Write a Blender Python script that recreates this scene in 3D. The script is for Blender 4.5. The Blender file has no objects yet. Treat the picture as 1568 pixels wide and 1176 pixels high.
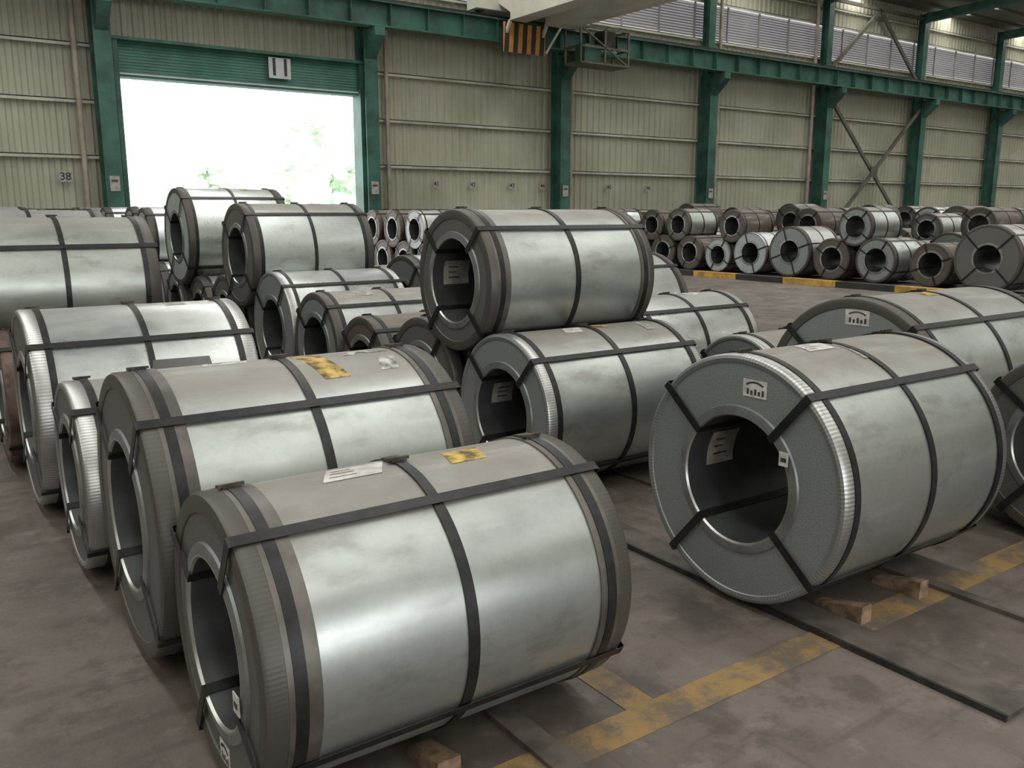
import bpy, math, random
from mathutils import Vector, Matrix
random.seed(7)
S = bpy.context.scene
try:
    S.view_settings.view_transform = 'Standard'
    S.view_settings.look = 'None'
except Exception: pass

# ---------------------------------------------------------------- materials
def newmat(name):
    m = bpy.data.materials.new(name); m.use_nodes = True
    nt = m.node_tree; b = nt.nodes['Principled BSDF']
    return m, nt, b
def nd(nt, t, **kw):
    n = nt.nodes.new(t)
    for k, v in kw.items(): setattr(n, k, v)
    return n
def mathn(nt, op, a, b=None, clamp=False):
    n = nt.nodes.new('ShaderNodeMath'); n.operation = op; n.use_clamp = clamp
    for i, x in enumerate((a, b)):
        if x is None: continue
        if hasattr(x, 'is_output'): nt.links.new(x, n.inputs[i])
        else: n.inputs[i].default_value = x
    return n.outputs[0]
def mixc(nt, f, a, b):
    n = nt.nodes.new('ShaderNodeMix'); n.data_type = 'RGBA'
    for s, x in ((n.inputs['Factor'], f), (n.inputs[6], a), (n.inputs[7], b)):
        if hasattr(x, 'is_output'): nt.links.new(x, s)
        elif isinstance(x, (tuple, list)): s.default_value = (*x[:3], 1)
        else: s.default_value = x
    return n.outputs[2]
def maprange(nt, v, a, b, c=0., d=1.):
    n = nt.nodes.new('ShaderNodeMapRange'); n.interpolation_type = 'SMOOTHSTEP'
    nt.links.new(v, n.inputs[0])
    for i, x in enumerate((a, b, c, d)): n.inputs[i+1].default_value = x
    return n.outputs[0]
def noise(nt, vec, scale, detail=4, rough=.55):
    n = nt.nodes.new('ShaderNodeTexNoise'); n.inputs['Scale'].default_value = scale
    n.inputs['Detail'].default_value = detail; n.inputs['Roughness'].default_value = rough
    if vec is not None: nt.links.new(vec, n.inputs['Vector'])
    return n.outputs[0]
def bump(nt, b, h, strength, dist=.01):
    n = nt.nodes.new('ShaderNodeBump'); n.inputs['Strength'].default_value = strength
    n.inputs['Distance'].default_value = dist
    nt.links.new(h, n.inputs['Height']); nt.links.new(n.outputs[0], b.inputs['Normal'])
def mapping(nt, vec, scale=(1,1,1)):
    n = nt.nodes.new('ShaderNodeMapping'); nt.links.new(vec, n.inputs[0])
    n.inputs['Scale'].default_value = scale
    return n.outputs[0]

def simple(name, col, rough=.6, metal=0., var=.15, nscale=3., bumps=0., bscale=40):
    m, nt, b = newmat(name)
    tc = nd(nt, 'ShaderNodeTexCoord').outputs['Object']
    n = noise(nt, tc, nscale)
    dark = tuple(c*(1-var*1.6) for c in col); lite = tuple(min(1, c*(1+var)) for c in col)
    nt.links.new(mixc(nt, maprange(nt, n, .3, .7), dark, lite), b.inputs['Base Color'])
    b.inputs['Roughness'].default_value = rough; b.inputs['Metallic'].default_value = metal
    if bumps: bump(nt, b, noise(nt, tc, bscale), bumps)
    return m

def steel(name, base, dust=(.235,.21,.18), dusty=.8, rough=.32, metal=.82, stain=.3):
    m, nt, b = newmat(name)
    tcn = nd(nt, 'ShaderNodeTexCoord'); tc = tcn.outputs['Object']
    oi = nd(nt, 'ShaderNodeObjectInfo').outputs['Random']
    va = nt.nodes.new('ShaderNodeVectorMath'); va.operation = 'ADD'
    nt.links.new(tc, va.inputs[0])
    cmb = nt.nodes.new('ShaderNodeCombineXYZ'); k = mathn(nt, 'MULTIPLY', oi, 37.)
    nt.links.new(k, cmb.inputs[0]); nt.links.new(k, cmb.inputs[1]); nt.links.new(cmb.outputs[0], va.inputs[1])
    tv = va.outputs[0]
    geo = nd(nt, 'ShaderNodeNewGeometry'); sep = nd(nt, 'ShaderNodeSeparateXYZ')
    nt.links.new(geo.outputs['Normal'], sep.inputs[0])
    big = noise(nt, tv, 1.3, 2); med = noise(nt, tv, 5, 4, .5); fine = noise(nt, tv, 70, 2)
    rub = noise(nt, mapping(nt, tv, (1.0, 7, 7)), 1.5, 3, .5)
    smu = noise(nt, mapping(nt, tv, (1.8, 3.6, 3.6)), 1.7, 5, .6)
    spg = noise(nt, tv, 26, 4, .65)
    c1 = mixc(nt, maprange(nt, big, .25, .75), tuple(c*.84 for c in base), tuple(min(1,c*1.06) for c in base))
    c1 = mixc(nt, mathn(nt, 'MULTIPLY', maprange(nt, spg, .45, .62), .14), c1, tuple(c*.6 for c in base))
    c2 = mixc(nt, mathn(nt, 'MULTIPLY', maprange(nt, smu, .53, .72), stain), c1, (.2,.185,.16))
    c3 = mixc(nt, mathn(nt, 'MULTIPLY', maprange(nt, rub, .5, .8), .3), c2, (.76,.77,.74))
    up = maprange(nt, sep.outputs[2], .74, .93)
    dn = mathn(nt, 'MULTIPLY', up, maprange(nt, med, .2, .62, .7, 1.))
    dn = mathn(nt, 'MULTIPLY', dn, maprange(nt, rub, .5, .8, 1., .6))
    df = mathn(nt, 'MULTIPLY', dn, dusty)
    c4 = mixc(nt, df, c3, dust)
    nt.links.new(c4, b.inputs['Base Color'])
    nt.links.new(mathn(nt, 'MULTIPLY', mathn(nt, 'SUBTRACT', 1., mathn(nt,'MULTIPLY',df,.8)), metal), b.inputs['Metallic'])
    r1 = maprange(nt, smu, .25, .75, rough-.03, rough+.1)
    nt.links.new(mathn(nt, 'ADD', r1, mathn(nt, 'MULTIPLY', df, .2)), b.inputs['Roughness'])
    h = mathn(nt, 'ADD', mathn(nt, 'MULTIPLY', big, 1.), mathn(nt, 'MULTIPLY', fine, .01))
    bump(nt, b, h, .4, .025)
    return m

def facemat(name, col, rough=.5, metal=.5):
    m, nt, b = newmat(name)
    tc = nd(nt, 'ShaderNodeTexCoord').outputs['Object']
    sp = noise(nt, tc, 160, 2); n = noise(nt, tc, 2.5)
    c = mixc(nt, maprange(nt, sp, .4, .62), tuple(x*.88 for x in col), tuple(x*1.12 for x in col))
    c = mixc(nt, mathn(nt,'MULTIPLY',maprange(nt, n, .45, .75),.3), c, tuple(x*.6 for x in col))
    nt.links.new(c, b.inputs['Base Color'])
    b.inputs['Roughness'].default_value = rough; b.inputs['Metallic'].default_value = metal
    bump(nt, b, sp, .08, .003)
    return m

def crimp(name, c_dark, c_lite, rough=.4, metal=.7, freq=220, amt=1.):
    m, nt, b = newmat(name)
    tc = nd(nt, 'ShaderNodeTexCoord').outputs['Object']
    sp = nd(nt, 'ShaderNodeSeparateXYZ'); nt.links.new(tc, sp.inputs[0])
    a = mathn(nt, 'ARCTAN2', sp.outputs[2], sp.outputs[1])
    s = mathn(nt, 'SINE', mathn(nt, 'MULTIPLY', a, freq))
    f = maprange(nt, s, -.6, .6)
    n = noise(nt, tc, 3.5)
    fx = mathn(nt, 'MULTIPLY', f, mathn(nt, 'MULTIPLY', maprange(nt, n, .38, .6, .1, 1.), amt))
    nt.links.new(mixc(nt, fx, c_dark, c_lite), b.inputs['Base Color'])
    b.inputs['Roughness'].default_value = rough; b.inputs['Metallic'].default_value = metal
    bump(nt, b, fx, .3, .002)
    return m

def emis(name, col, st):
    m, nt, b = newmat(name)
    b.inputs['Base Color'].default_value = (*col, 1)
    b.inputs['Emission Color'].default_value = (*col, 1); b.inputs['Emission Strength'].default_value = st
    return m

M = {}
M['galv']  = steel('galvanised_sheet', (.50,.53,.51), dusty=.85, stain=.45)
M['galv2'] = steel('galvanised_sheet_light', (.61,.64,.625), dusty=.22, rough=.27, stain=.25)
M['galv3'] = steel('galvanised_sheet_dull', (.44,.46,.425), dusty=.7, rough=.35, stain=.6)
M['white'] = steel('galvanised_sheet_bright', (.66,.69,.69), dusty=.1, rough=.3, stain=.15)
M['brown'] = steel('rusty_wrap_sheet', (.14,.108,.088), dusty=.6, rough=.5, metal=.3, stain=.6)
M['film']  = simple('torn_clear_wrap', (.42,.41,.38), .3, 0, .45, 22)
M['face']  = facemat('coil_end_cover', (.28,.298,.295))
M['faced'] = facemat('coil_end_cover_dark', (.15,.15,.142))
M['facel'] = facemat('coil_end_cover_light', (.44,.47,.48))
M['faceb'] = facemat('coil_end_cover_brown', (.115,.092,.078), metal=.2)
M['prot']  = crimp('edge_protector_dull', (.09,.082,.073), (.125,.115,.103), .45, .4, amt=.35, freq=190)
M['band']  = simple('edge_band_grey', (.145,.134,.12), .42, .5, .2, 7)
M['protc'] = crimp('edge_protector_crimped', (.38,.38,.37), (.74,.74,.72), .36, .85, freq=200, amt=.6)
M['protf'] = crimp('edge_protector_flange', (.25,.26,.25), (.42,.43,.41), .45, .6, freq=200, amt=.5)
M['protr'] = simple('edge_protector_rusty', (.12,.08,.06), .55, .3, .35, 9)
M['inner'] = simple('bore_ring', (.25,.26,.255), .4, .6, .15, 6)
M['lip']   = simple('bore_ring_lip', (.5,.5,.48), .3, .8, .1, 6)
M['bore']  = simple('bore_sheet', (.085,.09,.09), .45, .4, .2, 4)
M['strap'] = simple('steel_strapping', (.017,.017,.018), .4, .2, .3, 20)
M['seal']  = simple('strap_seal', (.07,.055,.042), .55, .4, .4, 25)
M['paper'] = simple('label_paper', (.56,.54,.50), .8, 0, .18, 18)
M['pdust'] = simple('label_paper_dusty', (.40,.37,.335), .8, 0, .2, 12)
M['yel']   = simple('label_yellow', (.44,.30,.08), .7, 0, .5, 20)
M['ink']   = simple('label_ink', (.05,.05,.05), .7)
M['wood']  = simple('timber', (.27,.18,.115), .8, 0, .35, 14)
M['green'] = simple('green_paint', (.045,.13,.10), .5, 0, .25, 1.5)
M['greenl']= simple('green_shutter_paint', (.06,.19,.145), .5, 0, .15, 1.5)
M['girt']  = simple('galvanised_purlin', (.52,.51,.43), .55, .1, .15, 1.)
M['cream'] = simple('cream_paint', (.58,.56,.48), .5, 0, .12, .6)
M['louvs'] = simple('louvre_slat', (.31,.295,.295), .5, 0, .12, .6)
M['pipe']  = simple('pvc_pipe', (.38,.33,.27), .5, 0, .15, 2)
M['tan']   = simple('brace_primer', (.12,.11,.085), .6, 0, .2, 2)
M['sign']  = simple('sign_white', (.6,.62,.62), .5, 0, .05)
M['notice']= simple('notice_plate', (.40,.39,.36), .5, 0, .2, 9)
M['hazy']  = simple('hazard_orange', (.55,.26,.08), .5, 0, .15)
M['yellow']= simple('curb_yellow', (.5,.3,.06), .6, 0, .25, 4)
M['black'] = simple('black_paint', (.03,.028,.025), .5)
M['roof']  = simple('roof_sheet', (.15,.15,.135), .6, 0, .15, .5)
M['bar']   = simple('floor_steel_bar', (.11,.093,.08), .6, 0, .3, 6)
M['dark']  = simple('machine_grey', (.04,.038,.036), .5, .3, .3, 6)
M['sky']   = emis('skylight_sheet', (1.,.99,.945), 8.8)
M['louvb'] = emis('daylight_panel', (.8,.77,.83), .26)

# wall sheet
m, nt, b = newmat('wall_sheet'); M['wall'] = m
tc = nd(nt, 'ShaderNodeTexCoord').outputs['Object']
n1 = noise(nt, tc, .35, 3); n2 = noise(nt, mapping(nt, tc, (1.2, 1, .15)), 3, 4)
c = mixc(nt, maprange(nt, n1, .35, .65), (.365,.36,.275), (.455,.445,.35))
c = mixc(nt, mathn(nt,'MULTIPLY',maprange(nt, n2, .5, .8),.35), c, (.25,.245,.18))
nt.links.new(c, b.inputs['Base Color']); b.inputs['Roughness'].default_value = .55

# floor
m, nt, b = newmat('concrete_floor'); M['floor'] = m
tc = nd(nt, 'ShaderNodeTexCoord').outputs['Object']
n1 = noise(nt, tc, .8, 5, .6); n2 = noise(nt, tc, 6, 7, .7); n3 = noise(nt, tc, 45, 3)
n4 = noise(nt, tc, 2.6, 7, .7); n5 = noise(nt, mapping(nt, tc, (.35, 3, 1)), 2.4, 5, .6); n6 = noise(nt, mapping(nt, tc, (4, .3, 1)), 2., 5, .6)
c = mixc(nt, maprange(nt, n1, .36, .62), (.108,.088,.074), (.18,.149,.127))
c = mixc(nt, mathn(nt,'MULTIPLY',maprange(nt, n4, .48, .6),.6), c, (.072,.059,.05))
c = mixc(nt, mathn(nt,'MULTIPLY',maprange(nt, n5, .54, .66),.4), c, (.063,.053,.047))
c = mixc(nt, mathn(nt,'MULTIPLY',maprange(nt, n6, .56, .66),.4), c, (.063,.053,.047))
c = mixc(nt, mathn(nt,'MULTIPLY',maprange(nt, n2, .54, .68),.45), c, (.25,.215,.185))
c = mixc(nt, mathn(nt,'MULTIPLY',maprange(nt, n3, .55, .75),.3), c, (.075,.064,.058))
nt.links.new(c, b.inputs['Base Color'])
nt.links.new(maprange(nt, n2, .3, .7, .42, .64), b.inputs['Roughness'])
bump(nt, b, n3, .2, .004)

# worn floor paint
m, nt, b = newmat('worn_yellow_paint'); M['paint'] = m
tc = nd(nt, 'ShaderNodeTexCoord').outputs['Object']
n2 = noise(nt, tc, 3.5, 8, .75)
nt.links.new(mixc(nt, maprange(nt, n2, .42, .58), (.31,.195,.072), (.15,.12,.092)), b.inputs['Base Color'])
b.inputs['Roughness'].default_value = .6

m, nt, b = newmat('foliage'); M['leaf'] = m
tc = nd(nt, 'ShaderNodeTexCoord').outputs['Object']
nt.links.new(mixc(nt, maprange(nt, noise(nt, tc, 1.3, 6, .7), .4, .6), (.5,.64,.5), (.84,.9,.76)), b.inputs['Base Color'])
b.inputs['Roughness'].default_value = .9
M['yard'] = simple('yard_concrete', (.75,.75,.72), .9, 0, .05)
M['bark'] = simple('bark', (.6,.58,.5), .9)

# ---------------------------------------------------------------- mesh builder
class MB:
    def __init__(s): s.v=[]; s.f=[]; s.m=[]; s.mats=[]
    def mi(s, k):
        if k not in s.mats: s.mats.append(k)
        return s.mats.index(k)
    def face(s, pts, k):
        i = len(s.v); s.v += [tuple(p) for p in pts]; s.f.append(tuple(range(i, i+len(pts)))); s.m.append(s.mi(k))
    def hexa(s, p, k):
        i = len(s.v); s.v += [tuple(q) for q in p]; mi = s.mi(k)
        for q in ((0,3,2,1),(4,5,6,7),(0,1,5,4),(1,2,6,5),(2,3,7,6),(3,0,4,7)):
            s.f.append(tuple(i+a for a in q)); s.m.append(mi)
    def box(s, x0,x1,y0,y1,z0,z1,k):
        s.hexa([(x0,y0,z0),(x1,y0,z0),(x1,y1,z0),(x0,y1,z0),(x0,y0,z1),(x1,y0,z1),(x1,y1,z1),(x0,y1,z1)], k)
    def beam(s, p, q, w, h, k, up=(0,0,1)):
        p=Vector(p); q=Vector(q); d=(q-p).normalized(); u=Vector(up)
        a=d.cross(u)
        if a.length<1e-4: a=d.cross(Vector((0,1,0)))
        a.normalize(); c=a.cross(d).normalized(); a*=w/2; c*=h/2
        s.hexa([p-a-c,p+a-c,p+a+c,p-a+c,q-a-c,q+a-c,q+a+c,q-a+c], k)
    def tube(s, p, q, r, k, n=12):
        p=Vector(p); q=Vector(q); d=(q-p).normalized()
        a=d.orthogonal().normalized(); c=d.cross(a); i=len(s.v); mi=s.mi(k)
        for e in (p,q):
            for j in range(n):
                t=2*math.pi*j/n; s.v.append(tuple(e+a*r*math.cos(t)+c*r*math.sin(t)))
        for j in range(n):
            j2=(j+1)%n; s.f.append((i+j,i+j2,i+n+j2,i+n+j)); s.m.append(mi)
        s.f.append(tuple(i+j for j in range(n))[::-1]); s.m.append(mi)
        s.f.append(tuple(i+n+j for j in range(n))); s.m.append(mi)
    def mesh(s, name, smooth=False):
        me = bpy.data.meshes.new(name); me.from_pydata(s.v, [], s.f)
        for k in s.mats: me.materials.append(M[k])
        me.polygons.foreach_set('material_index', s.m)
        import bmesh
        bm = bmesh.new(); bm.from_mesh(me); bmesh.ops.recalc_face_normals(bm, faces=bm.faces); bm.to_mesh(me); bm.free()
        if smooth:
            me.polygons.foreach_set('use_smooth', [True]*len(me.polygons))
            me.set_sharp_from_angle(angle=math.radians(32))
        me.update(); return me
    def obj(s, name, loc=(0,0,0), smooth=False):
        o = bpy.data.objects.new(name, s.mesh(name, smooth)); o.location = loc
        S.collection.objects.link(o); return o

# ---------------------------------------------------------------- coil
def coil(name, X, Y, Z, r, L, ri=None, body='galv', face='face', prot='prot', pw=.085, ang=52, n=112,
         circ=None, edge_straps=True, labels=(), flabels=(), blabel=None, detail=True, pad=False, seals=True, band=False, tag=None, film=None):
    if ri is None: ri = min(.29, r*.56)
    b = MB()
    fl = {'protc':'protf'}.get(prot, prot); fw = .035 if prot == 'protc' else .06
    P = lambda x, rho, t: (x, -rho*math.cos(t), rho*math.sin(t))
    prof = [(-.004, ri, 'lip'), (-.013, ri+.006, 'lip'), (-.013, ri+.012, 'inner'), (-.008, ri+.045, 'inner'), (0, ri+.05, face),
            (0, r-fw, fl), (-.005, r-fw+.004, fl), (-.008, r-.014, fl), (-.003, r-.002, prot), (.01, r+.005, prot), (pw, r+.005, prot), (pw+.001, r, body)]
    nb = 12 if detail else 1
    for i in range(1, nb): prof.append((pw + (L-2*pw)*i/nb, r, body))
    prof += [(L-pw-.001, r, prot), (L-pw, r+.005, prot), (L-.01, r+.005, fl), (L+.003, r-.002, fl), (L+.008, r-.014, fl),
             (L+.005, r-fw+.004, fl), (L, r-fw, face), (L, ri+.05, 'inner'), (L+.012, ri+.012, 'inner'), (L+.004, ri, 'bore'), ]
    seed = random.random()*10
    base = len(b.v); np_ = len(prof)
    for i, (x, rho, k) in enumerate(prof):
        for j in range(n):
            t = 2*math.pi*j/n; rr = rho
            if detail and k == body and pw+.01 < x < L-pw-.01:
                rr += .0010*math.sin(5*t+seed+3*x) + .0006*math.sin(9*t-seed*2+7*x)
            b.v.append(P(x, rr, t))
    for i in range(np_):
        i2 = (i+1) % np_; mi = b.mi(prof[i][2])
        for j in range(n):
            j2 = (j+1) % n
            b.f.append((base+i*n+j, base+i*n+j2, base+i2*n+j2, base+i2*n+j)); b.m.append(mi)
    def ring(x0, x1, ro, k='strap'):
        i0 = len(b.v); mi = b.mi(k)
        for (x, rho) in ((x0, ro-.008), (x0, ro), (x1, ro), (x1, ro-.008)):
            for j in range(n): b.v.append(P(x, rho, 2*math.pi*j/n))
        for i in range(4):
            i2 = (i+1) % 4
            for j in range(n):
                j2 = (j+1) % n
                b.f.append((i0+i*n+j, i0+i*n+j2, i0+i2*n+j2, i0+i2*n+j)); b.m.append(mi)
    sw = .036
    cs = list(circ) if circ is not None else [L/2]
    for c in cs: ring(c-sw/2, c+sw/2, r+.007)
    if band: ring(pw-.03, pw+.065, r+.0062, 'band'); ring(L-pw-.05, L-pw+.03, r+.0062, 'band')
    if edge_straps:
        ring(pw-.012, pw-.012+sw, r+.009); ring(L-pw+.012-sw, L-pw+.012, r+.009)
    for q in range(4):
        t = math.radians(ang + 90*q); hw = sw/2
        rad = Vector((0, -math.cos(t), math.sin(t))); tan = Vector((0, math.sin(t), math.cos(t)))
        def pt(x, rho, s): return Vector((x,0,0)) + rad*rho + tan*s
        o = [(-.017, ri-.005), (-.017, r+.011), (-.010,r+.0135), (L+.010, r+.0135), (L+.017, r+.011), (L+.017, ri-.005)]
        inn = [(-.014, ri-.002), (-.014, r+.008), (-.009,r+.0115), (L+.009, r+.0115), (L+.014, r+.008), (L+.014, ri-.002)]
        for i in range(6):
            i2 = (i+1) % 6
            b.hexa([pt(*inn[i],-hw), pt(*inn[i],hw), pt(*o[i],hw), pt(*o[i],-hw),
                    pt(*inn[i2],-hw), pt(*inn[i2],hw), pt(*o[i2],hw), pt(*o[i2],-hw)], 'strap')
    def cbox(x0,x1,t0,t1,r0,r1,k,steps=3,sk=0.):
        for s_ in range(steps):
            a=math.radians(t0+(t1-t0)*s_/steps); c=math.radians(t0+(t1-t0)*(s_+1)/steps)
            da=sk*s_/steps; dc=sk*(s_+1)/steps
            b.hexa([P(x0+da,r0,a),P(x1+da,r0,a),P(x1+dc,r0,c),P(x0+dc,r0,c),P(x0+da,r1,a),P(x1+da,r1,a),P(x1+dc,r1,c),P(x0+dc,r1,c)],k)
    if seals:
        for c in cs + ([pw+.005, L-pw-.005] if edge_straps else []):
            a0 = 93 + random.uniform(-4, 6)
            cbox(c-.028, c+.028, a0, a0+5/r*.9, r+.006, r+.014, 'seal')
            cbox(c-.04, c+.04, a0+1, a0+2.6, r+.010, r+.02, 'seal', 1)
    for lb in labels:
        (x0,x1,t0,t1,k) = lb[:5]; sk = lb[5] if len(lb) > 5 else 0.
        cbox(x0,x1,t0,t1,r+.0005,r+.0022,k,5,sk)
        if k in ('paper','pdust'):
            for q in range(3):
                ta=t0+(t1-t0)*(.2+.25*q); s0=sk*(.2+.25*q)
                cbox(x0+.02+s0,x0+s0+(x1-x0)*random.uniform(.4,.7),ta,ta+(t1-t0)*.04,r+.002,r+.0027,'seal',1)
    for (y,z,w,h) in flabels:
        b.box(-.0035,-.0005,y-w/2,y+w/2,z-h/2,z+h/2,'paper')
        for q in range(5):
            a=-.40+.8*q/5; b.box(-.0045,-.0034,y+a*w,y+(a+.09)*w,z-h*.36,z-h*(.02+.1*(q%2)),'ink')
        for q in range(9):
            a=math.radians(50+80*q/8); b.box(-.0045,-.0034,y-w*.5*math.cos(a)-.006,y-w*.5*math.cos(a)+.006,z-h*.3+h*.62*math.sin(a),z-h*.2+h*.62*math.sin(a),'ink')
    if tag: 
        (y,z,w,h)=tag; b.box(-.021,-.0175,y-w/2,y+w/2,z-h/2,z+h/2,'paper'); b.box(-.022,-.0208,y-w*.3,y+w*.3,z-h*.2,z+h*.1,'seal')
    if blabel:
        x0,x1,t0,t1 = blabel
        cbox(x0,x1,t0,t1,ri-.004,ri-.001,'pdust',5)
        for q in range(3):
            ta=t0+(t1-t0)*(.25+.22*q); cbox(x0+.04,x0+(x1-x0)*random.uniform(.5,.8),ta,ta+1.6,ri-.0055,ri-.0038,'seal',1)
    if film:   # torn pieces of clear wrap / tape
        for (x0,x1,t0,t1,sk) in film: cbox(x0,x1,t0,t1,r+.0005,r+.003,'film',4,sk)
    if pad:
        b.hexa([(.38,-.12,r+.012),(.66,-.2,r+.0),(.72,.1,r+.03),(.44,.12,r+.03),(.38,-.12,r+.02),(.66,-.2,r+.02),(.72,.1,r+.055),(.44,.12,r+.055)],'strap')
    return b.obj(name, (X, Y, Z), True)

BASE = .02
def top_on(b1, b2, r):
    (y1,z1,r1),(y2,z2,r2) = b1,b2
    R1=r1+r+.012; R2=r2+r+.012; d=math.hypot(y2-y1,z2-z1)
    a=(R1*R1-R2*R2+d*d)/(2*d); h=math.sqrt(max(0,R1*R1-a*a))
    ux,uz=(y2-y1)/d,(z2-z1)/d
    return y1+a*ux-h*uz, z1+a*uz+h*ux
def ground(X,Y,r,L,**k):
    coil('steel_coil', X, Y, r+BASE+.014, r, L, **k); return (Y, r+BASE+.014, r)

# --- row along the left aisle
ground(.65, 2.488, .449, 1.26, body='galv', face='faced', ang=59, ri=.255, band=True, tag=(-.235,-.08,.05,.06),
       labels=[(.34,.54,84,99,'paper',.06),(.78,.92,80,94,'yel',.02),(.10,.13,60,84,'strap')], flabels=[(-.02,-.36,.09,.07)])
ground(.62, 3.52, .553, 1.28, body='galv', face='faced', ang=50, band=True,
       labels=[(.74,.85,64,92,'yel',-.05),(.32,.5,90,102,'paper',.04)], film=[(1.0,1.08,66,78,.03),(.9,.95,84,90,.05),(1.02,1.12,86,90,-.04)])
ground(.57, 4.57, .455, 1.25, body='galv3', face='faced', prot='protc', pad=True)
ground(.52, 5.76, .575, 1.22, body='galv2', face='faced', prot='protc', ang=45, labels=[(.8,.92,80,90,'pdust')])
b5 = ground(.47, 6.86, .455, 1.22, body='brown', face='faceb', prot='protr')
b6 = ground(.45, 8.16, .455, 1.22, body='galv3')
y,z = top_on(b5,b6,.5); coil('steel_coil', .34, y, z, .5, 1.27, body='galv3', face='faced', ang=35)
b7 = ground(.45, 9.2, .5, 1.22, body='galv'); b8 = ground(.45,10.4,.5,1.22, body='galv')
y,z = top_on(b7,b8,.46); coil('steel_coil', .4, y, z, .46, 1.3, body='galv2', detail=False)
prev = b8; yy = 10.95
for i in range(9):
    r = random.choice([.46,.5,.54]); yy += r+.04
    cur = ground(.45, yy, r, 1.25, body=random.choice(['galv','galv2','galv3']), detail=False, n=64, seals=False)
    yy += r+.02
    if i % 2 == 1:
        y,z = top_on(prev,cur,.45); coil('steel_coil', .45, y, z, .45, 1.28, body='galv2', detail=False, n=64, seals=False)
    prev = cur

# --- second row
ground(2.93, 2.48, .553, 1.25, body='galv', face='face', prot='protc', pw=.065, ang=50, ri=.285,
       flabels=[(-.08,.42,.125,.075)], blabel=(.12,.3,150,185), labels=[(.36,.54,82,95,'paper',.05)], film=[(.58,.63,68,88,.02)], tag=(-.262,.155,.045,.06))
B1 = ground(2.97, 4.38, .487, 1.32, body='galv', face='face', prot='protc', pw=.07, ang=48,
            labels=[(.42,.56,78,90,'paper',.04),(.72,.82,84,97,'yel')], film=[(1.05,1.12,70,88,.02)], blabel=(.1,.26,150,180))
B2 = ground(3.0, 5.47, .485, 1.3, body='galv3', face='faced')
y,z = top_on(B1,B2,.457)
coil('steel_coil', 2.96, y, z, .457, 1.36, body='galv', face='faced', prot='prot', pw=.075, ang=47, ri=.27, band=True, blabel=(.08,.28,155,190), labels=[(.5,.7,88,98,'pdust'),(.02,.062,-10,64,'protr')])
B3 = ground(3.0, 6.45, .44, 1.25, body='brown', face='faceb')
B4 = ground(3.0, 7.42, .5, 1.3, body='galv', labels=[(.3,.5,70,85,'pdust',.05)])
B5 = ground(3.0, 8.52, .56, 1.27, body='galv2', prot='protc')
B6 = ground(3.0, 10.12, .5, 1.25, body='galv3', face='faced')
y,z = top_on(B5,B6,.54); coil('steel_coil', 2.96, y, z, .54, 1.34, body='galv', face='faced', prot='prot', labels=[(.8,.95,82,92,'pdust')])
B7 = ground(3.0, 11.15, .46, 1.25, body='galv3', face='faced')
B8 = ground(3.0, 12.25, .48, 1.25, body='galv')
y,z = top_on(B7,B8,.6); coil('steel_coil', 2.92, y, z, .6, 1.28, body='galv2', face='facel', labels=[(.5,.6,75,90,'paper'),(.8,.9,75,90,'yel')], n=80)
prev = B8; yy = 12.78
for i in range(8):
    r = random.choice([.46,.5,.54]); yy += r+.04
    cur = ground(3.0, yy, r, 1.25, body=random.choice(['galv','galv2','white']), face='facel', detail=False, n=64, seals=False)
    yy += r+.02
    if i in (1,2,4,6,7):
        y,z = top_on(prev,cur,.47); coil('steel_coil', 3.0, y, z, .47, 1.28, body='white', face='facel', detail=False, n=64, seals=False)
    prev = cur

# --- third row
ground(4.85, 1.93, .5, 1.3, body='galv3', face='faced')
ground(4.65, 3.10, .603, 1.5, body='galv', face='face', prot='prot', ang=50, flabels=[(-.02,.49,.16,.09)], labels=[(.6,.75,80,90,'yel')])
ground(4.88, 4.17, .42, 1.25, body='galv', face='face', prot='protc')
ground(4.85, 5.5, .5, 1.3, body='galv2', face='face', prot='protc', labels=[(.8,.95,80,92,'paper')])
ground(5.6, 7.3, .63, 1.4, body='galv2', face='face')
ground(4.9, 9.35, .6, 1.35, body='galv2', face='face')
ground(4.9, 10.8, .5, 1.35, body='galv', face='face')

# --- small stack beside the wall
for X in (10.2, 12.0):
    ps = []
    for Y,bd in ((18.2,'galv'),(19.35,'brown'),(20.5,'brown'),(21.65,'brown')):
        ps.append(ground(X, Y, .5, 1.25, body=bd, face='faced' if bd!='brown' else 'faceb', prot='protr', detail=False, n=56, seals=False))
    for i,bd in ((0,'white'),(1,'brown'),(2,'brown')):
        y,z = top_on(ps[i],ps[i+1],.46); coil('steel_coil', X, y, z, .46, 1.25, body=bd, face='facel' if bd!='brown' else 'faceb', prot='protc' if bd=='white' else 'protr', detail=False, n=56, seals=False)

# --- far block behind the kerb
FC = {'brown':'faceb','galv':'face','galv2':'facel','white':'facel','galv3':'faced'}
front = [(7.9,.6,'galv3'),(9.62,.72,'galv3'),(11.15,.5,'brown'),(12.55,.54,'galv'),(13.8,.52,'brown'),(15.1,.66,'galv'),(16.42,.57,'white'),
         (17.6,.47,'white'),(18.72,.5,'brown'),(19.85,.5,'brown'),(21.0,.5,'galv3'),(22.1,.5,'brown'),(23.2,.5,'galv')]
ps = [ground(19.5 if r<.7 else 19.0, y, r, 1.3, body=k, face=FC[k], prot='prot' if k!='white' else 'protc', detail=False, n=64, seals=False, ang=random.choice([20,45,60])) for y,r,k in front]
for i,r,k in ((3,.48,'galv'),(6,.46,'brown'),(8,.48,'galv3'),(9,.47,'brown'),(11,.48,'galv2')):
    y,z = top_on(ps[i],ps[i+1],r); coil('steel_coil', 19.55, y, z, r, 1.28, body=k, face=FC[k], detail=False, n=64, seals=False)
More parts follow.
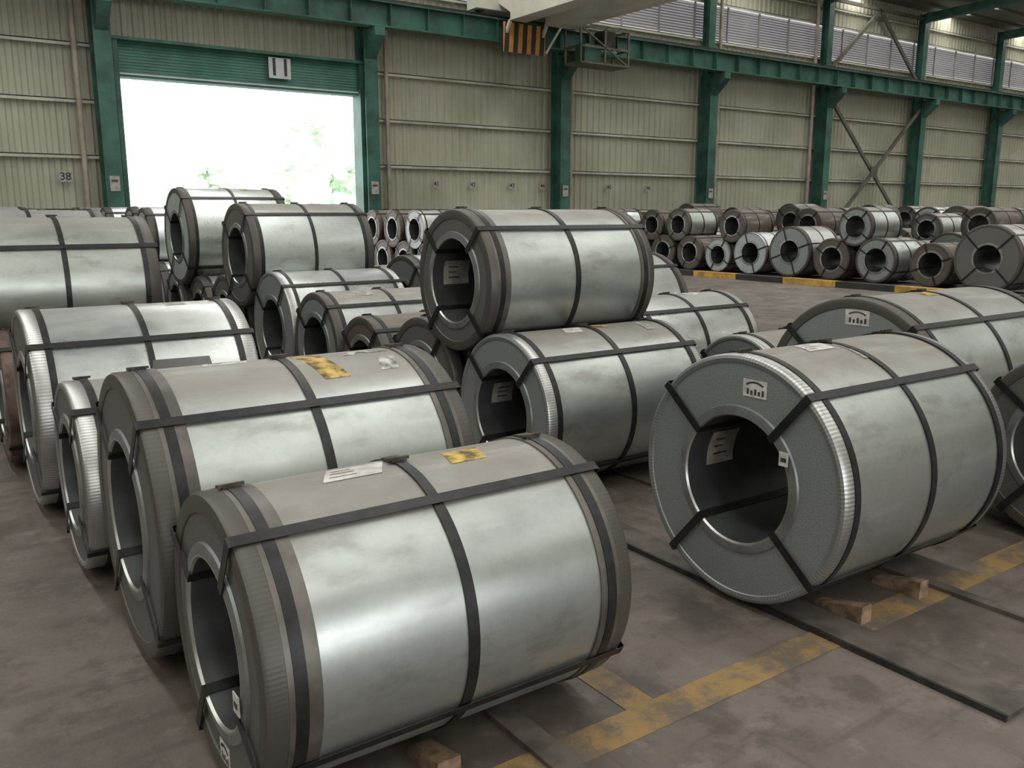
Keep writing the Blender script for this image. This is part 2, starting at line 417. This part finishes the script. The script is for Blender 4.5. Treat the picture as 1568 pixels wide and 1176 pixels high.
for ri_, X in enumerate((21.5, 23.4, 25.3, 27.3, 29.5, 31.7, 34.0, 36.5, 39.)):
    yy = 7.5 + ri_*.3; pr = None
    while yy < 23.4:
        r = random.choice([.48,.52,.56,.6]); yy += r
        k = random.choice(['galv','galv3','brown','galv3','brown','galv'])
        if yy + r > 24.0: break
        cur = ground(X, yy, r, 1.3, body=k, face=FC[k], detail=False, n=40, seals=False, edge_straps=False)
        if pr and random.random() < .62:
            r2 = random.choice([.44,.48,.52]); k = random.choice(['galv','galv2','brown','galv3','brown'])
            if not (pr[3]):
                y,z = top_on(pr[:3],cur,r2); coil('steel_coil', X+random.uniform(-.05,.1), y, z, r2, 1.28, body=k, face='faced' if k!='brown' and random.random()<.5 else FC[k], detail=False, n=40, seals=False, edge_straps=False)
                pr = (*cur, True)
            else: pr = (*cur, False)
        else: pr = (*cur, False)
        yy += r + random.uniform(.05,.2)

# ---------------------------------------------------------------- floor & floor things
b = MB(); b.face([(-20,-15,0),(80,-15,0),(80,25.6,0),(-20,25.6,0)],'floor'); b.obj('floor')
b = MB()
b.box(1.35,6.5,1.94,2.09,.0005,.003,'paint'); b.box(1.95,2.08,2.09,16,.0005,.003,'paint')
b.obj('floor_marking')
for X,w,y0,h in ((.86,.1,1.6,.02),(1.52,.10,1.3,.02),(3.0,.19,1.28,.02),(3.83,.06,1.0,.02),(5.05,.1,1.1,.02),(5.9,.1,1.1,.02)):
    b = MB(); b.box(X, X+w, y0, 17 if X<4 else 11.6, .0, h, 'bar')
    if w > .15: b.box(X-.014, X, y0, 17, 0, h+.006, 'dark')  # dark edge strip paints in the shadow along the bar's side
    b.obj('floor_rail_bar')
def chock(X,Y,w=.075,l=.24,h=.085):
    b=MB(); b.hexa([(X,Y-l/2,.0),(X+w,Y-l/2,.0),(X+w,Y+l/2,.0),(X,Y+l/2,.0),(X+.004,Y-l/2,h),(X+w-.004,Y-l/2,h),(X+w-.004,Y+l/2,h*.3),(X+.004,Y+l/2,h*.3)],'wood'); b.obj('timber_chock')
chock(3.215,2.12); chock(3.66,2.12)
chock(1.19,2.22,.09,.2,.07)
b=MB(); y=5.; k=0
while y<24.4:
    b.box(17.9,18.15,y,min(y+1.5,24.4),0,.14,'yellow' if k%2 else 'black'); y+=1.5; k+=1
b.obj('striped_kerb')

# ---------------------------------------------------------------- building shell
WY=25.5; ZT=11.25
def corr(b,x0,x1,z0,z1,k='wall',pitch=.28):
    x=x0; pts=[]
    while x<x1:
        for dx,dy in ((0,0),(.11,0),(.15,.045),(.24,.045)):
            if x+dx<x1: pts.append((x+dx,WY+dy))
        x+=pitch
    pts.append((x1,WY))
    for (xa,ya),(xb,yb) in zip(pts,pts[1:]):
        b.face([(xa,ya,z0),(xb,yb,z0),(xb,yb,z1),(xa,ya,z1)],k)
DX0,DX1,DZ=5.12,11.85,5.15
b=MB()
corr(b,-20,DX0,0,8.4); corr(b,DX0,DX1,DZ,8.4); corr(b,DX1,80,0,8.4); corr(b,-20,80,9.75,ZT)
for z in (.45,1.8,3.17,4.55,5.93,7.3,8.36,9.76,10.5):
    segs=[(-20,80)] if z>6.2 else [(-20,DX0-.1),(DX1+.1,80)]
    for a,c in segs:
        b.box(a,c,WY-.14,WY-.001,z-.012,z+.012,'girt'); b.box(a,c,WY-.14,WY-.125,z-.085,z+.012,'girt')
b.obj('wall_back')
b=MB(); b.box(-20,80,WY+.12,WY+.14,8.4,9.75,'louvb')
z=8.45
while z<9.72:
    b.hexa([(-20,WY+.0,z),(80,WY+.0,z),(80,WY+.1,z+.07),(-20,WY+.1,z+.07),(-20,WY+.0,z+.012),(80,WY+.0,z+.012),(80,WY+.1,z+.082),(-20,WY+.1,z+.082)],'louvs'); z+=.1
x=-20+1.2
while x<80: b.box(x,x+.06,WY-.04,WY+.02,8.4,9.75,'louvs'); x+=1.88
b.obj('window_louvre_band')
b=MB(); b.box(-20.2,-20,-15,25.6,0,ZT+1.2,'wall'); b.obj('wall_left')
b=MB(); b.box(80,80.2,-15,25.6,0,ZT+1.2,'wall'); b.obj('wall_right')
b=MB()
b.box(-20,-6,-15.2,-15,0,ZT+1.2,'wall'); b.box(-6,10,-15.2,-15,6,ZT+1.2,'wall'); b.box(10,80,-15.2,-15,0,ZT+1.2,'wall'); b.obj('wall_front')  # opening added in this unseen wall so sky light reaches the coils
SKX=[43.8-7.52*k for k in range(9)]+[43.8+7.52*k for k in range(1,5)]; SKX.sort()
RZ=lambda y: ZT+ (WY-y)*.03
b=MB(); edges=[-20]
for s in SKX: edges+= [s-.6,s+.6]
edges.append(80)
for a,c in zip(edges[::2],edges[1::2]):
    b.hexa([(a,-15,RZ(-15)),(c,-15,RZ(-15)),(c,25.6,RZ(25.6)),(a,25.6,RZ(25.6)),(a,-15,RZ(-15)+.06),(c,-15,RZ(-15)+.06),(c,25.6,RZ(25.6)+.06),(a,25.6,RZ(25.6)+.06)],'roof')
b.obj('ceiling')
b=MB()
for s in SKX:
    b.face([(s-.6,-15,RZ(-15)+.02),(s+.6,-15,RZ(-15)+.02),(s+.6,25.5,RZ(25.5)+.02),(s-.6,25.5,RZ(25.5)+.02)],'sky')
b.obj('window_skylights')
b=MB(); y=24.6
while y>-15:
    b.box(-20,80,y-.04,y+.04,RZ(y)-.11,RZ(y)-.01,'roof'); y-=1.35
b.obj('roof_purlins')

CX=[4.75+7.36*k for k in range(-3,10)]
def hcol(b,x,y0,y1,z0,z1,w,k):
    b.box(x-w/2,x+w/2,y0,y0+.03,z0,z1,k); b.box(x-w/2,x+w/2,y1-.03,y1,z0,z1,k); b.box(x-.012,x+.012,y0+.03,y1-.03,z0,z1,k)
for x in CX:
    b=MB(); hcol(b,x,24.75,25.33,0,7.0,.42,'green'); hcol(b,x,24.98,25.33,7.0,ZT-.25,.34,'green')
    b.hexa([(x-.16,24.1,6.75),(x+.16,24.1,6.75),(x+.16,24.78,6.15),(x-.16,24.78,6.15),(x-.16,24.1,6.98),(x+.16,24.1,6.98),(x+.16,24.78,6.98),(x-.16,24.78,6.98)],'green')
    b.obj('steel_column')
    b=MB(); b.beam((x,24.98,ZT-.45),(x,-14.9,RZ(-14.9)-.45),.25,.4,'green'); b.obj('roof_rafter')
b=MB()
b.box(-20,80,24.12,24.58,7.66,7.7,'green'); b.box(-20,80,24.15,24.55,7.0,7.04,'green'); b.box(-20,80,24.34,24.36,7.04,7.66,'green')
x=-20.
while x<80: b.box(x,x+.02,24.16,24.34,7.04,7.66,'green'); x+=1.25
b.box(-20,80,24.31,24.39,7.7,7.82,'dark'); b.box(-20,80,24.6,24.95,7.62,7.66,'green')
b.obj('crane_runway_beam')
b=MB(); xa,xb=CX[7]+.2,CX[8]-.2
b.beam((xa,24.9,6.6),(xb,24.9,.5),.1,.16,'tan'); b.beam((xa,24.86,.5),(xb,24.86,6.6),.1,.16,'tan')
b.box((xa+xb)/2-.25,(xa+xb)/2+.25,24.79,24.81,3.3,3.8,'tan')
b.beam((xa,25.1,7.8),((xa+xb)/2,25.1,10.7),.1,.16,'tan'); b.beam((xb,25.1,7.8),((xa+xb)/2,25.1,10.7),.1,.16,'tan'); b.beam((xa,25.1,10.75),(xb,25.1,10.75),.1,.14,'tan')
b.obj('cross_bracing')
for x in (4.17,12.85,20.1,27.6,33.6,42.1,49.4,56.8):
    b=MB(); b.tube((x,25.25,0),(x,25.25,ZT-.35),.07,'pipe')
    b.obj('downpipe',smooth=True)
b=MB()
b.box(DX1,DX1+.22,25.0,25.56,0,6.1,'green'); b.box(DX0-.1,DX0+.02,25.0,25.56,0,6.1,'green')
b.obj('door_frame')
b=MB(); z=5.32
while z<6.05:
    b.hexa([(DX0,25.2,z),(DX1,25.2,z),(DX1,25.3,z),(DX0,25.3,z),(DX0,25.215,z+.07),(DX1,25.215,z+.07),(DX1,25.3,z+.07),(DX0,25.3,z+.07)],'greenl'); z+=.075
b.box(DX0,DX1,25.16,25.3,5.16,5.31,'greenl'); b.box(DX0,DX1,25.12,25.3,5.22,5.26,'sign')
b.box(DX0,DX1,25.3,25.5,5.15,6.1,'greenl')
b.box(DX0-.2,DX1+.3,24.95,25.3,6.05,6.13,'green')
b.obj('door_1')
def sign(name,txt,x,y,z,w,h,size,mat='sign'):
    b=MB(); b.box(-w/2,w/2,-.012,.012,-h/2,h/2,mat); o=b.obj(name,(x,y,z))
    cu=bpy.data.curves.new('digits','FONT'); cu.body=txt; cu.size=size; cu.align_x='CENTER'; cu.align_y='CENTER'; cu.extrude=.004
    cu.offset=.012*size
    t=bpy.data.objects.new('digits',cu); S.collection.objects.link(t); cu.materials.append(M['ink'])
    t.rotation_euler=(math.pi/2,0,0); t.location=(0,-.018,0); t.parent=o
sign('bay_number_sign','11',9.42,25.08,5.72,.64,.56,.66)
for i,(x,t) in enumerate(((1.9,'37'),(3.7,'38'),(14.6,'41'),(16.0,'42'),(17.6,'43'),(18.9,'44'),(22,'45'),(24,'46'))):
    sign('wall_number_sign',t,x,25.32,2.62,.22 if x>5 else .32,.2 if x>5 else .27,.19 if x>5 else .27,'notice')
for x in CX[3:8]:
    b=MB(); b.box(-.12,.12,-.01,.01,-.19,.19,'notice'); b.box(-.08,.08,-.014,-.01,.04,.10,'protr'); b.obj('column_notice',(x,24.72,2.45))

# ---------------------------------------------------------------- overhead crane
b=MB()
for x0,x1 in ((16.2,16.75),(17.55,18.5)):
    b.box(x0,x1,-14.5,23.4,7.55,9.0,'cream')
    b.hexa([(x0,23.4,7.75),(x1,23.4,7.75),(x1,24.03,8.1),(x0,24.03,8.1),(x0,23.4,9.0),(x1,23.4,9.0),(x1,24.03,9.0),(x0,24.03,9.0)],'cream')
    b.box(x0-.04,x1+.04,-14.5,23.4,7.5,7.55,'cream')
y=23.0
while y>-14: b.box(16.75,17.55,y,y+.08,7.7,8.1,'cream'); y-=1.6
hx0,hx1,hz0,hz1=16.1,17.7,6.62,7.5
b.box(hx0,hx1,23.6,23.64,hz0,hz1,'hazy')
x=hx0
while x<hx1-.05:
    b.hexa([(x,23.58,hz0),(x+.16,23.58,hz0),(x+.16,23.6,hz0),(x,23.6,hz0),(x+.06,23.58,hz1),(x+.22,23.58,hz1),(x+.22,23.6,hz1),(x+.06,23.6,hz1)],'black'); x+=.34
b.beam((16.2,23.4,7.5),(16.2,23.62,7.2),.08,.1,'cream'); b.beam((17.6,23.4,7.5),(17.6,23.62,7.2),.08,.1,'cream')
b.beam((17.72,23.6,6.7),(18.2,23.4,7.55),.07,.07,'cream')
cx0,cx1,cy0,cy1,cz0,cz1=18.75,20.8,23.1,23.9,6.5,7.6
for x in (cx0,(cx0+cx1)/2,cx1):
    for y in (cy0,cy1): b.beam((x,y,cz0),(x,y,cz1),.06,.06,'tan')
for z in (cz0,cz0+.5,cz1):
    for y in (cy0,cy1): b.beam((cx0,y,z),(cx1,y,z),.06,.06,'tan')
    for x in (cx0,cx1): b.beam((x,cy0,z),(x,cy1,z),.06,.06,'tan')
b.beam((cx0,cy0,cz1),(cx1,cy0,cz0),.05,.05,'tan')
b.box(cx0,cx1,cy0,cy1,cz0-.04,cz0,'tan'); b.box(19.0,19.7,23.2,23.7,6.55,7.1,'green'); b.box(19.9,20.4,23.3,23.8,7.05,7.6,'dark')
b.box(18.5,19.2,23.2,23.7,7.6,8.2,'cream'); b.tube((19.2,23.45,6.9),(20.5,23.45,6.9),.14,'green')
b.obj('overhead_crane')
b=MB(); b.box(15.4,19.6,24.05,24.62,7.9,8.35,'cream')
for x in (15.7,19.3): b.tube((x,24.25,7.98),(x,24.45,7.98),.15,'dark',16)
b.obj('crane_end_carriage')

# ---------------------------------------------------------------- outside
b=MB(); b.face([(-60,25.6,-.05),(90,25.6,-.05),(90,120,-.05),(-60,120,-.05)],'yard'); b.obj('ground')
def tree(x,y,h,w):
    b=MB(); b.tube((0,0,-.05),(0,0,h*.5),.18,'bark')
    import bmesh
    for i in range(22):
        a=random.uniform(0,6.28); rr=random.uniform(0,w*.8); zz=random.uniform(h*.15,h*.95); rad=random.uniform(.2,.34)*w*(1.2-zz/h*.5)
        bm=bmesh.new(); bmesh.ops.create_icosphere(bm,subdivisions=3,radius=rad)
        off=len(b.v); mi=b.mi('leaf')
        for v in bm.verts:
            c=v.co*(1+random.uniform(-.3,.3)); b.v.append((c.x+rr*math.cos(a),c.y+rr*math.sin(a),c.z*.8+zz))
        for f in bm.faces: b.f.append(tuple(off+v.index for v in f.verts)); b.m.append(mi)
        bm.free()
    b.obj('tree',(x,y,0))
tree(19.5,48,7.0,3.2); tree(24.5,50,4.2,2.3); tree(25.2,50,7.2,2.0); tree(15.5,52,4.5,2.6); tree(22.5,54,7,3.2)

# ---------------------------------------------------------------- world, camera
w=bpy.data.worlds.new('World'); S.world=w; w.use_nodes=True
bg=w.node_tree.nodes['Background']; bg.inputs[0].default_value=(.96,.985,1,1); bg.inputs[1].default_value=3.8

cam=bpy.data.cameras.new('camera'); co=bpy.data.objects.new('camera',cam); S.collection.objects.link(co)
cam.sensor_width=36; cam.lens=30.67; cam.clip_end=300
co.location=(0,0,1.75); co.rotation_euler=(math.radians(90-11.2),0,math.radians(-34.8))
S.camera=co
